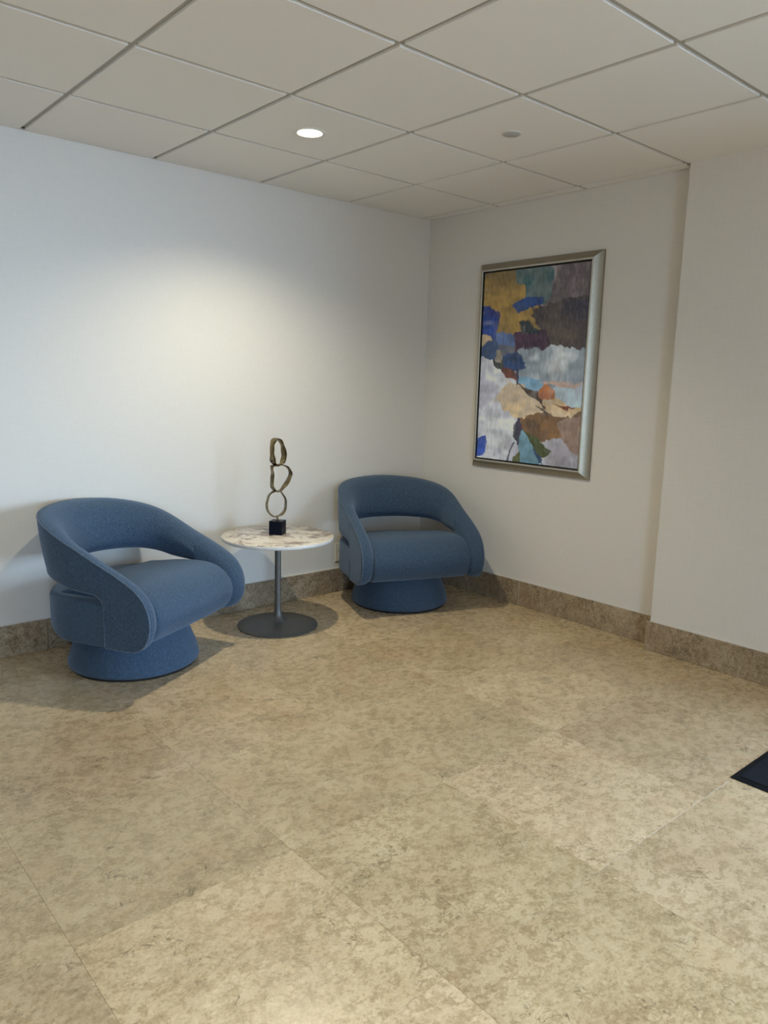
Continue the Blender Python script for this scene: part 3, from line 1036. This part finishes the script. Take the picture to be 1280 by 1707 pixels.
def make_canvas():
    GAP = 0.059
    y0, y1, z0, z1 = -hw + GAP, hw - GAP, GAP, hh - GAP
    NU, NV = 230, 340
    uu, vv = np.meshgrid(np.linspace(0, 1, NU), np.linspace(0, 1, NV))     # u from the left (corner side), v from the top
    rng = np.random.RandomState(4)

    def vnoise(sx, sy):
        g = rng.rand(sy + 3, sx + 3)
        x, y = uu * sx, vv * sy
        i, j = x.astype(int), y.astype(int)
        fx, fy = x - i, y - j
        fx, fy = fx * fx * (3 - 2 * fx), fy * fy * (3 - 2 * fy)
        return (g[j, i] * (1 - fx) + g[j, i + 1] * fx) * (1 - fy) + (g[j + 1, i] * (1 - fx) + g[j + 1, i + 1] * fx) * fy - 0.5

    def lin(c):
        c = np.array(c) / 255.0
        return np.where(c < 0.04045, c / 12.92, ((c + 0.055) / 1.055) ** 2.4)

    asp = (z1 - z0) / (y1 - y0)
    img = np.zeros((NV, NU, 3)) + lin((150, 144, 138))
    layers, best = [], np.full(uu.shape, -9.0)
    for poly, c1, c2 in PATCHES:
        du = 0.050 * vnoise(6, 9) + 0.040 * vnoise(15, 22) + 0.024 * vnoise(38, 54) + 0.012 * vnoise(90, 120)
        dv = (0.050 * vnoise(6, 9) + 0.040 * vnoise(15, 22) + 0.030 * vnoise(44, 30) + 0.012 * vnoise(90, 120)) / asp
        pa = np.array(poly)
        size = math.sqrt(abs(np.sum(pa[:, 0] * np.roll(pa[:, 1], -1) - np.roll(pa[:, 0], -1) * pa[:, 1])) / 2)
        k = min(1.0, max(0.35, size * 4.2))                    # thin strokes keep a cleaner edge
        x, y = uu + du * k, vv + dv * k
        ins = np.zeros_like(x, bool)
        dist = np.full_like(x, 9.0)
        n = len(poly)
        for i in range(n):
            (xa, ya), (xb, yb) = poly[i], poly[(i + 1) % n]
            cond = (ya > y) != (yb > y)
            with np.errstate(divide='ignore', invalid='ignore'):
                xi = (xb - xa) * (y - ya) / (yb - ya + 1e-12) + xa
            ins ^= cond & (x < xi)
            ex, ey = xb - xa, (yb - ya) * asp
            t = np.clip(((x - xa) * ex + (y - ya) * asp * ey) / (ex * ex + ey * ey + 1e-12), 0, 1)
            dist = np.minimum(dist, np.hypot(x - xa - t * ex, (y - ya) * asp - t * ey))
        sd = np.where(ins, dist, -dist)
        soft = 0.005 + (0.012 + 0.10 * size) * np.clip(vnoise(4, 5) * 2.2, 0, 1) ** 1.5
        al = (np.clip(sd / soft + 0.5, 0, 1) * (0.97 - 0.25 * np.clip(vnoise(30, 16) * 2.4 - 0.3, 0, 1)))[..., None]
        f = np.clip(0.45 + 1.6 * vnoise(4, 6) + 1.3 * vnoise(9, 20) + 0.7 * vnoise(36, 26) + 0.4 * vnoise(90, 70), 0, 1)[..., None]
        col = lin(c1) * (1 - f) + lin(c2) * f
        col = col * (1 + 0.34 * vnoise(16, 46) + 0.24 * vnoise(70, 40) + 0.34 * vnoise(7, 9))[..., None]
        layers.append((al, col))
        near = sd > best
        best = np.where(near, sd, best)
        img = np.where(near[..., None], col, img)          # bare canvas takes the tone of the closest stroke
    for al, col in layers:
        img = img * (1 - al) + col * al
    # dry-brush white drags over the grey and the clouds
    drag = np.clip(vnoise(14, 34) * 3 - 0.7, 0, 1) * np.clip(vnoise(4, 6) * 3, 0, 1)
    img = img * (1 - 0.4 * drag[..., None]) + 0.42 * 0.4 * drag[..., None]
    img = np.clip(img * PAINT_GAIN, 0, 0.9)
    verts = [(-0.0405, y1 + (y0 - y1) * u, z1 + (z0 - z1) * v) for u, v in zip(uu.ravel(), vv.ravel())]
    faces = [(j * NU + i, j * NU + i + 1, (j + 1) * NU + i + 1, (j + 1) * NU + i) for j in range(NV - 1) for i in range(NU - 1)]
    me = bpy.data.meshes.new('painted_surface')
    me.from_pydata(verts, [], faces)
    ca = me.color_attributes.new('paint', 'FLOAT_COLOR', 'POINT')
    rgba = np.ones((NV * NU, 4), np.float32)
    rgba[:, :3] = img.reshape(-1, 3)
    ca.data.foreach_set('color', rgba.ravel())
    cv = link('canvas', box_me('canvas', [(-0.040, -0.0225, y0 - 0.0005, y1 + 0.0005, z0 - 0.0005, z1 + 0.0005)]), BLACK, fp)
    link('painted_surface', me, PAINT, cv)


make_canvas()

# ------------------------------------------------------------------ wall outlet
ol = tag(empty('wall_outlet', (-0.7075, 0, 0.257)), 'white wall outlet low on the wall between the table and the corner armchair', 'outlet')
link('cover_plate', box_me('cover_plate', [(-0.0365, 0.0365, -0.0065, -0.0003, -0.060, 0.060)], 0.0025, 2), WHITE, ol)
for zz in (-0.022, 0.022):
    s = link('socket', box_me('socket', [(-0.017, 0.017, -0.0085, -0.006, zz - 0.0145, zz + 0.0145)], 0.0012, 2), WHITE, ol)
    for xx in (-0.0065, 0.0065):
        link('slot', box_me('slot', [(xx - 0.001, xx + 0.001, -0.0088, -0.0082, zz - 0.001, zz + 0.008)]), BLACK, s)
link('screw', lathe_me('screw', [(0, 0.0), (0.0028, 0.0), (0.0028, 0.0012), (0, 0.0016)], 12), GREYMETAL, ol).matrix_local = Matrix.Translation((0, -0.0064, 0)) @ Matrix.Rotation(math.radians(90), 4, 'X')

# ------------------------------------------------------------------ entrance mat
mt = tag(empty('entrance_mat', (-0.585, -3.75, 0)), 'black entrance mat on the floor at the right edge of the view', 'mat')
mx0, mx1, my0, my1 = -1.075 + 0.585, 0.47, -4.75 + 3.75, -2.716 + 3.75
link('mat_pile', box_me('mat_pile', [(mx0 + 0.022, mx1 - 0.022, my0 + 0.022, my1 - 0.022, 0.0025, 0.009)], 0.002, 1), CARPET, mt)
v = []
for e, z in ((0.0, 0.0003), (0.0, 0.002), (0.018, 0.0065), (0.026, 0.0065)):
    v += [(mx0 + e, my0 + e, z), (mx1 - e, my0 + e, z), (mx1 - e, my1 - e, z), (mx0 + e, my1 - e, z)]
f = [(a * 4 + i, a * 4 + (i + 1) % 4, a * 4 + 4 + (i + 1) % 4, a * 4 + 4 + i) for a in range(3) for i in range(4)] + [(0, 3, 2, 1)]
link('rubber_border', mesh('rubber_border', v, f), RUBBER, mt)
